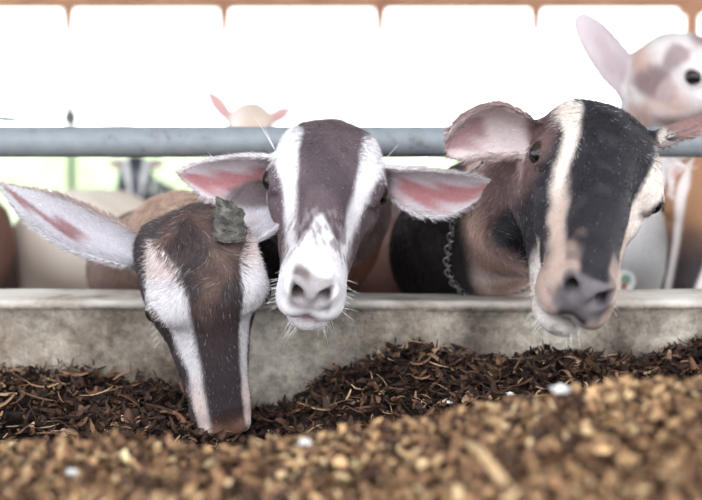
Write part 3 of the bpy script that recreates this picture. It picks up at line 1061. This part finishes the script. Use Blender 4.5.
g_small, _, BB, _ = make_goat(
    'goat', 'small white goat with pointed pink ears, only its crown showing over the rail',
    at(250, 127, 3.05), (0, 40, 0, 0), 1.0,
    [Ear(at(230, 120, 3.08), at(205, 87, 3.10), (.2, -1, .1), .022, cup=.6, tipp=1.0, th=.010),
     Ear(at(270, 122, 3.08), at(293, 106, 3.10), (-.2, -1, .1), .022, cup=.6, tipp=1.0, th=.010)],
    [(at(250, 155, 3.18), .062), (at(248, 195, 3.30), .095)],
    (at(248, 200, 3.5)[0], 3.52, PEN), (0, -1),
    plain_coat(srgb(226, 214, 210), [(srgb(210, 190, 176), 8, 1, .4, 1)], srgb(208, 184, 180), srgb(208, 176, 174), srgb(204, 160, 158)), fine=.005)

g_cream, _, _, _ = make_goat(
    'goat', 'cream goat seen from behind as a blurred pale rump at the left',
    (-.66, 3.36, .36), (0, 35, 0, 180), 1.0,
    [Ear((-.60, 3.30, .42), (-.50, 3.30, .40), (0, 1, 0), .024, th=.012), Ear((-.72, 3.30, .42), (-.82, 3.30, .40), (0, 1, 0), .024, th=.012)],
    [((-.66, 3.22, .38), .075), ((-.66, 3.1, .40), .1)],
    (-.655, 2.95, PEN), (0, 1),
    plain_coat(srgb(228, 218, 208), [(srgb(214, 198, 184), 7, 1, .2, 1)], srgb(214, 196, 180), srgb(214, 180, 176), srgb(214, 170, 166)), fine=.007, tall=1.0)

g_edge, _, _, _ = make_goat(
    'goat', 'dark brown goat cut off by the left edge, behind the long white ear',
    (-.92, 2.78, .36), (0, 35, 0, 180), 1.0,
    [Ear((-.86, 2.72, .42), (-.76, 2.72, .40), (0, 1, 0), .024, th=.012), Ear((-.98, 2.72, .42), (-1.08, 2.72, .40), (0, 1, 0), .024, th=.012)],
    [((-.91, 2.64, .38), .075), ((-.90, 2.52, .42), .1)],
    (-.90, 2.36, PEN), (0, 1),
    plain_coat(srgb(104, 72, 62), [(srgb(150, 112, 96), 9, 2, .2, .9), (srgb(66, 50, 48), 14, 4, .3, .9)], srgb(110, 80, 70), srgb(180, 150, 140), srgb(180, 130, 130)), fine=.007, tall=1.06)

g_dark, _, _, _ = make_goat(
    'goat', 'small black and white head far back, just under the rail above the brown back',
    at(136, 172, 4.6), (0, 38, 0, 10), 1.0,
    [Ear(at(126, 165, 4.62), at(108, 163, 4.62), (0, -1, 0), .024, th=.012), Ear(at(147, 165, 4.62), at(166, 163, 4.62), (0, -1, 0), .024, th=.012)],
    [(at(136, 178, 4.72), .07), (at(136, 195, 4.85), .1)],
    (at(136, 195, 5.0)[0], 5.02, PEN), (0, -1),
    plain_coat(srgb(60, 62, 72), [(srgb(220, 220, 224), 12, 3, .5, .9)], srgb(60, 60, 70), srgb(190, 180, 184), srgb(190, 150, 150), stripe=srgb(225, 225, 228)), fine=.007)


def coat_rightedge(H, P, E_):
    X, Nn, U = H.T
    C = np.tile(srgb(158, 116, 88), (len(P), 1))
    C = blend(C, srgb(196, 164, 140), sstep(noise(P * [1, .5, .8], 26, 5), .3, .9) * .8)
    C = blend(C, srgb(70, 50, 44), sstep(noise(P, 17, 3), .1, .7))
    C = blend(C, srgb(40, 35, 37), 1 - sstep(P[:, 2] + .02 * noise(P, 22, 1), .46, .51))
    near = np.linalg.norm(H, axis=1) < .2
    m_ = stripe_mask(np.abs(X), Nn, ([-.05, 0, .06, .15], [.040, .038, .028, .020]), ([-.05, -.02, .03, .15], [.003, .009, .006, .006]))
    C = blend(C, srgb(222, 214, 212), m_ * near * sstep(U, -.02, 0))
    C = blend(C, srgb(52, 42, 44), near * sstep(Nn, .02, .06) * (1 - m_) * .8)
    return ear_colors(C, E_, srgb(206, 196, 194), srgb(214, 206, 204), srgb(200, 160, 155), srgb(200, 180, 170))


g_redge, _, _, _ = make_goat(
    'goat', 'brown and black goat with a white ear, cut off by the right edge',
    at(706, 212, 1.60), (-4, 66, 14, -20), 1.0,
    [Ear(at(684, 204, 1.63), at(672, 160, 1.60), (.1, -1, .1), .022, cup=.6, tipp=.6, th=.008), Ear(at(727, 200, 1.68), at(782, 190, 1.7), (0, -1, 0), .024, th=.008)],
    [(at(712, 200, 1.74), .068), (at(720, 215, 1.86), .09)],
    (at(715, 230, 2.05)[0] + .15, 2.04, PEN), (-.45, -1), coat_rightedge, hs=.9, fine=.0042)

# ------------------------------------------------------------------ chain collar and neck tag
def ring_on_neck(c, axis, ra, rb, n):
    axis = np.array(axis, float); axis /= np.linalg.norm(axis)
    a = np.cross(axis, [0, 0, 1.]); a /= np.linalg.norm(a); b_ = np.cross(axis, a)
    return [np.array(c) + ra * math.cos(t) * a + rb * math.sin(t) * b_ for t in np.linspace(0, 2 * math.pi, n, endpoint=False)], axis


def stadium(L, W, r):
    path = []
    for i in range(8):
        t = -math.pi / 2 + math.pi * i / 7
        path.append((L / 2 + W * math.cos(t), W * math.sin(t), 0))
    for i in range(8):
        t = math.pi / 2 + math.pi * i / 7
        path.append((-L / 2 + W * math.cos(t), W * math.sin(t), 0))
    return tube_vf(path, r, 6, closed=True)


cc = np.array([.188, 1.205, .552]); caxis = np.array([-.2, 1.0, .85])
from mathutils.bvhtree import BVHTree
pts, caxis = ring_on_neck(cc, caxis, .12, .12, 400)
bvh = BVHTree.FromPolygons([Vector(v) for v in surfR[0]], [list(map(int, f)) for f in surfR[1]])
fit = []
for p in pts:
    dv = Vector(p - cc).normalized()
    hit = bvh.ray_cast(Vector(cc), dv, .2)[0]
    r_ = ((hit - Vector(cc)).length if hit else .09) + .0035
    fit.append(cc + np.array(dv) * r_)
fit = np.array(fit)
seg_ = np.linalg.norm(np.roll(fit, -1, 0) - fit, axis=1); cum = np.concatenate([[0], np.cumsum(seg_)])
nl = int(cum[-1] / .0098) // 2 * 2
fitc = np.vstack([fit, fit[:1]])
pts = [np.array([np.interp(cum[-1] * i / nl, cum, fitc[:, j]) for j in range(3)]) for i in range(nl)]
chain = tag(empty('chain_collar', tuple(cc)), 'steel link chain worn round the brown neck of the black-faced goat', 'chain')
lv, lf = stadium(.006, .0038, .0012)
lm = None
for i, p in enumerate(pts):
    p2 = pts[(i + 1) % len(pts)]
    tn = (p2 - pts[i - 1]); tn /= np.linalg.norm(tn)
    nn = p - cc; nn /= np.linalg.norm(nn)
    if i % 2: w_ = np.cross(tn, nn); z_ = nn
    else: w_ = nn; z_ = np.cross(nn, tn) * -1
    z_ = np.cross(tn, w_)
    if lm is None:
        lo_ = mesh_py('link', lv, lf, M['chain'], chain, True); lm = lo_.data
    else:
        lo_ = bpy.data.objects.new('link', lm); COL.objects.link(lo_); lo_.parent = chain
        lo_.matrix_parent_inverse = chain.matrix_basis.inverted()
    mw = Matrix((tn, w_, z_)).transposed().to_4x4(); mw.translation = Vector(p)
    lo_.matrix_basis = mw

tc_ = at(624, 281, 1.80)
tagr = tag(empty('neck_tag', tuple(tc_)), 'round white neck tag with red and green marks on the pale goat', 'tag')
M['tagw'] = noise_mat('tag_white', [(.78, .82, .82), (.86, .88, .88)], scale=50, rough=.4, bump=0)
M['tagr'] = noise_mat('tag_red', [(.45, .05, .07), (.5, .07, .09)], scale=50, rough=.4, bump=0)
M['tagg'] = noise_mat('tag_green', [(.22, .34, .24), (.26, .38, .28)], scale=50, rough=.4, bump=0)
def disc(name, c, r, th, mat, par):
    V, F = tube_vf([c + np.array([0, 0, 0.]), c + np.array([0, -th, 0.])], r, 28)
    return mesh_py(name, V, F, mat, par)
disc('disc', tc_, .019, .004, M['tagw'], tagr)
disc('green_mark', tc_ + [.002, -.004, .003], .009, .001, M['tagg'], tagr)
disc('red_mark', tc_ + [-.001, -.004, -.009], .005, .0014, M['tagr'], tagr)

# ------------------------------------------------------------------ feed
cx = lambda px, d: (px - 351) / FPX * d


def crest_z(x):
    d = .68
    px = 351 + x / d * FPX
    py = np.interp(px, [-60, 0, 120, 200, 300, 350, 420, 470, 540, 610, 702, 780], [458, 456, 452, 456, 450, 450, 432, 412, 404, 392, 386, 382])
    return .6 - (py - 171) / FPX * d * .985 - .020


def wall_z(x):
    d = WY0
    px = 351 + x / d * FPX
    py = np.interp(px, [-60, 0, 60, 150, 215, 260, 300, 335, 380, 440, 560, 640, 680, 702, 780], [384, 382, 378, 388, 410, 418, 404, 378, 366, 358, 362, 366, 354, 346, 344])
    return .6 - (py - 171) / FPX * d * .99


def feed_z(x, y):
    zc, zw = crest_z(x), wall_z(x)
    zt = np.minimum(zw - .022, zc - .075)
    a = sstep(y, .70, .84)
    b_ = sstep(y, .90, 1.20)
    z = zc * (1 - a) + a * (zt * (1 - b_) + zw * b_)
    z = z - .05 * sstep(.60 - y, 0, .5)
    p = np.stack([x, y, 0 * x], -1)
    return z + .004 * noise(p, 22, 1) + .003 * noise(p, 60, 2)


def bed(y0, y1, res):
    yy = np.arange(y0, y1 + res, res); xx = np.arange(-.75, .75 + res, res)
    X_, Y_ = np.meshgrid(xx, yy, indexing='ij')
    V = np.stack([X_, Y_, feed_z(X_.ravel(), Y_.ravel()).reshape(X_.shape) - .003], -1).reshape(-1, 3)
    i = np.arange(len(xx) * len(yy)).reshape(len(xx), len(yy))
    return V, np.stack([i[:-1, :-1], i[1:, :-1], i[1:, 1:], i[:-1, 1:]], -1).reshape(-1, 4)


def flakes(n, y0, y1, L, W, pal, wts, curl, tilt, seg=4, lift=.008, thick=0):
    y = y0 + (y1 - y0) * rng.random(n)
    x = rng.uniform(-.74, .74, n)
    ln = rng.uniform(*L, n) * rng.uniform(.6, 1, n); wd = rng.uniform(*W, n)
    yaw = rng.uniform(0, 2 * np.pi, n); ti = rng.normal(0, tilt, n); ro = rng.normal(0, tilt * 1.3, n)
    cu = rng.normal(0, curl, n)
    t = np.linspace(-.5, .5, seg + 1)
    a = cu[:, None] * t[None]
    lx = np.where(np.abs(cu)[:, None] < 1e-3, t[None], np.sin(a) / np.where(np.abs(cu) < 1e-3, 1, cu)[:, None]) * ln[:, None]
    lz = np.where(np.abs(cu)[:, None] < 1e-3, 0, (1 - np.cos(a)) / np.where(np.abs(cu) < 1e-3, 1, cu)[:, None]) * ln[:, None]
    wprof = np.sqrt(np.clip(1 - (2 * t) ** 2 * .85, 0, 1))[None] * wd[:, None] * .5
    pts = []
    for s_ in (-1, 1):
        ly = s_ * wprof * np.cos(ro)[:, None]; lzz = lz + s_ * wprof * np.sin(ro)[:, None]
        x1 = lx * np.cos(ti)[:, None] - lzz * np.sin(ti)[:, None]; z1 = lx * np.sin(ti)[:, None] + lzz * np.cos(ti)[:, None]
        pts.append(np.stack([x[:, None] + x1 * np.cos(yaw)[:, None] - ly * np.sin(yaw)[:, None], y[:, None] + x1 * np.sin(yaw)[:, None] + ly * np.cos(yaw)[:, None], z1], -1))
    V = np.stack(pts, 2).reshape(n, -1, 3)                      # n, (seg+1)*2, 3
    zb_ = feed_z(x, y) + rng.uniform(-.002, lift, n)
    V[..., 2] += zb_[:, None]
    V[..., 1] = np.minimum(V[..., 1], WY0 + .008)
    k_ = (seg + 1) * 2
    f = np.array([[2 * i, 2 * i + 2, 2 * i + 3, 2 * i + 1] for i in range(seg)])
    F = (np.arange(n)[:, None, None] * k_ + f[None]).reshape(-1, 4)
    pal = np.array(pal); ci = rng.choice(len(pal), n, p=np.array(wts) / sum(wts))
    C = pal[ci] * np.exp(rng.normal(0, .25, (n, 1)))
    return V.reshape(-1, 3), F, np.repeat(np.clip(C, 0, .85), k_, 0)


def join(parts):
    Vs, Fs, Cs, o = [], [], [], 0
    for V, F, C in parts:
        Vs.append(V); Fs.append(F + o); Cs.append(C); o += len(V)
    return np.concatenate(Vs), np.concatenate(Fs), np.concatenate(Cs)


M['feed'] = attr_mat('chopped_feed', rough=.75, spec=.25, var=.25)
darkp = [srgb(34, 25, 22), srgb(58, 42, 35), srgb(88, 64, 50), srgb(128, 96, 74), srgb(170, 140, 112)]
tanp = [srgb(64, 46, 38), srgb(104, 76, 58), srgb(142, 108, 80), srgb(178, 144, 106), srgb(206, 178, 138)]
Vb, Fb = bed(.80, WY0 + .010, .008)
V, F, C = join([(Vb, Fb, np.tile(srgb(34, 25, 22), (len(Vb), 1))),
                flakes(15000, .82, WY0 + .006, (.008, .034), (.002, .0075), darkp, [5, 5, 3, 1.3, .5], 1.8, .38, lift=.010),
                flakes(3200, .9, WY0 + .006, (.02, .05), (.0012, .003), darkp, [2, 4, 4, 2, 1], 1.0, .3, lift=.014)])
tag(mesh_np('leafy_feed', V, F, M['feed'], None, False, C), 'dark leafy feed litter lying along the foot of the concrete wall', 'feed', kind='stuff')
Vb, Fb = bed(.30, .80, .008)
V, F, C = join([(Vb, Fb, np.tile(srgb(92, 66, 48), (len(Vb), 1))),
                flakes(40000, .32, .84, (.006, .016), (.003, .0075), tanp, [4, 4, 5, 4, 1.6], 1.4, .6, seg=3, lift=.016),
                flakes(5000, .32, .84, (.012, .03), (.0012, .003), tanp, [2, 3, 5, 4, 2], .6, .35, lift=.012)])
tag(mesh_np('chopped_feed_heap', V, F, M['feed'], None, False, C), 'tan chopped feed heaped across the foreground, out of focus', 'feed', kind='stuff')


def solid_flake(name, p, L_, W_, T_, yaw, tilt, curl, mat, seg=8):
    """one leaf or stalk with real thickness"""
    V, F = [], []
    for i in range(seg + 1):
        t = i / seg - .5
        a = curl * t
        lx = math.sin(a) / curl * L_; lz = (1 - math.cos(a)) / curl * L_
        w_ = W_ * .5 * math.sqrt(max(0, 1 - (2 * t) ** 2 * .94))
        for (sy, sz) in ((-1, 0), (0, -.5), (1, 0), (0, .5)):
            V.append((lx, sy * w_, lz + sz * T_ + .25 * abs(sy) * w_))
    for i in range(seg):
        for k_ in range(4):
            F.append([i * 4 + k_, i * 4 + (k_ + 1) % 4, i * 4 + 4 + (k_ + 1) % 4, i * 4 + 4 + k_])
    F += [[3, 2, 1, 0], [seg * 4 + k_ for k_ in range(4)]]
    o = mesh_py(name, V, F, mat, None, True)
    o.location = p; o.rotation_euler = (random.uniform(-.4, .4), tilt, yaw)
    return o


LM = [noise_mat('dry_leaf_' + n_, [tuple(c * .8), tuple(c), tuple(np.minimum(c * 1.25, .9))], scale=120, rough=.7, bump=.3, dist=.001) for n_, c in (('umber', srgb(96, 70, 56)), ('tan', srgb(146, 112, 86)), ('russet', srgb(120, 84, 62)), ('straw', srgb(186, 156, 120)))]
for i in range(56):
    while True:
        y = random.uniform(.98, WY0 - .03); x = random.uniform(-.44, .46)
        if math.hypot(x + .14, y - 1.07) > .085: break
    z = float(feed_z(np.array([x]), np.array([y]))[0])
    o = solid_flake('dry_leaf', (x, y, z + random.uniform(.006, .013)), random.uniform(.022, .042), random.uniform(.006, .012), .0012, random.uniform(0, 6.3), random.uniform(-.45, .45), random.choice((-1, 1)) * random.uniform(.6, 2.2), random.choice(LM[:3] if i % 5 else LM))
    tag(o, 'curled brown dry leaf scrap on the dark feed along the wall foot', 'dry leaf', 'curled dry leaf scraps along the wall foot')

def on_feed(px, py):
    r = ray(px, py); r = r / r[1]
    ys = np.linspace(.4, 1.2, 1601)
    p = CAM[None] + ys[:, None] * r[None]
    g_ = feed_z(p[:, 0], p[:, 1])
    hit = np.argmax(p[:, 2] < g_ + .006)
    return p[hit]

a, b_ = on_feed(466, 452), on_feed(503, 497)
st = mesh_py('straw_stalk', *tube_vf([a + [0, 0, .006], a * .6 + b_ * .4 + [0, 0, .010], b_ + [0, 0, .008]], [.0028, .0032, .0030], 10), LM[3], None, True)
tag(st, 'pale straw stalk lying slantwise on the foreground feed heap', 'straw')
for (px, py, sz, lab) in ((560, 409, .011, 'largest white crumb on the crest of the feed heap at the right'), (510, 406, .006, 'small round white crumb left of the largest crumb on the heap crest'),
                          (449, 414, .0045, 'tiny white crumb on the heap crest below the gap between the goats'), (305, 461, .007, 'pale white crumb on the front heap below the middle goat'),
                          (72, 491, .006, 'blurred white crumb at the bottom left of the feed heap')):
    p = on_feed(px, py)
    V, F = [], []
    for i in range(7):
        for k_ in range(10):
            th_ = math.pi * i / 6; ph = 2 * math.pi * k_ / 10
            r_ = sz * .40 * (1 + .32 * math.sin(3 * ph + i * 1.7 + px) + .2 * math.cos(5 * th_ + px))
            V.append((p[0] + 1.5 * r_ * math.sin(th_) * math.cos(ph), p[1] + r_ * math.sin(th_) * math.sin(ph), p[2] + sz * .3 + .010 + .75 * r_ * math.cos(th_)))
    for i in range(6):
        for k_ in range(10):
            F.append([i * 10 + k_, (i + 1) * 10 + k_, (i + 1) * 10 + (k_ + 1) % 10, i * 10 + (k_ + 1) % 10])
    tag(mesh_py('white_crumb', V, F, M['white'], None, True), lab, 'crumb')
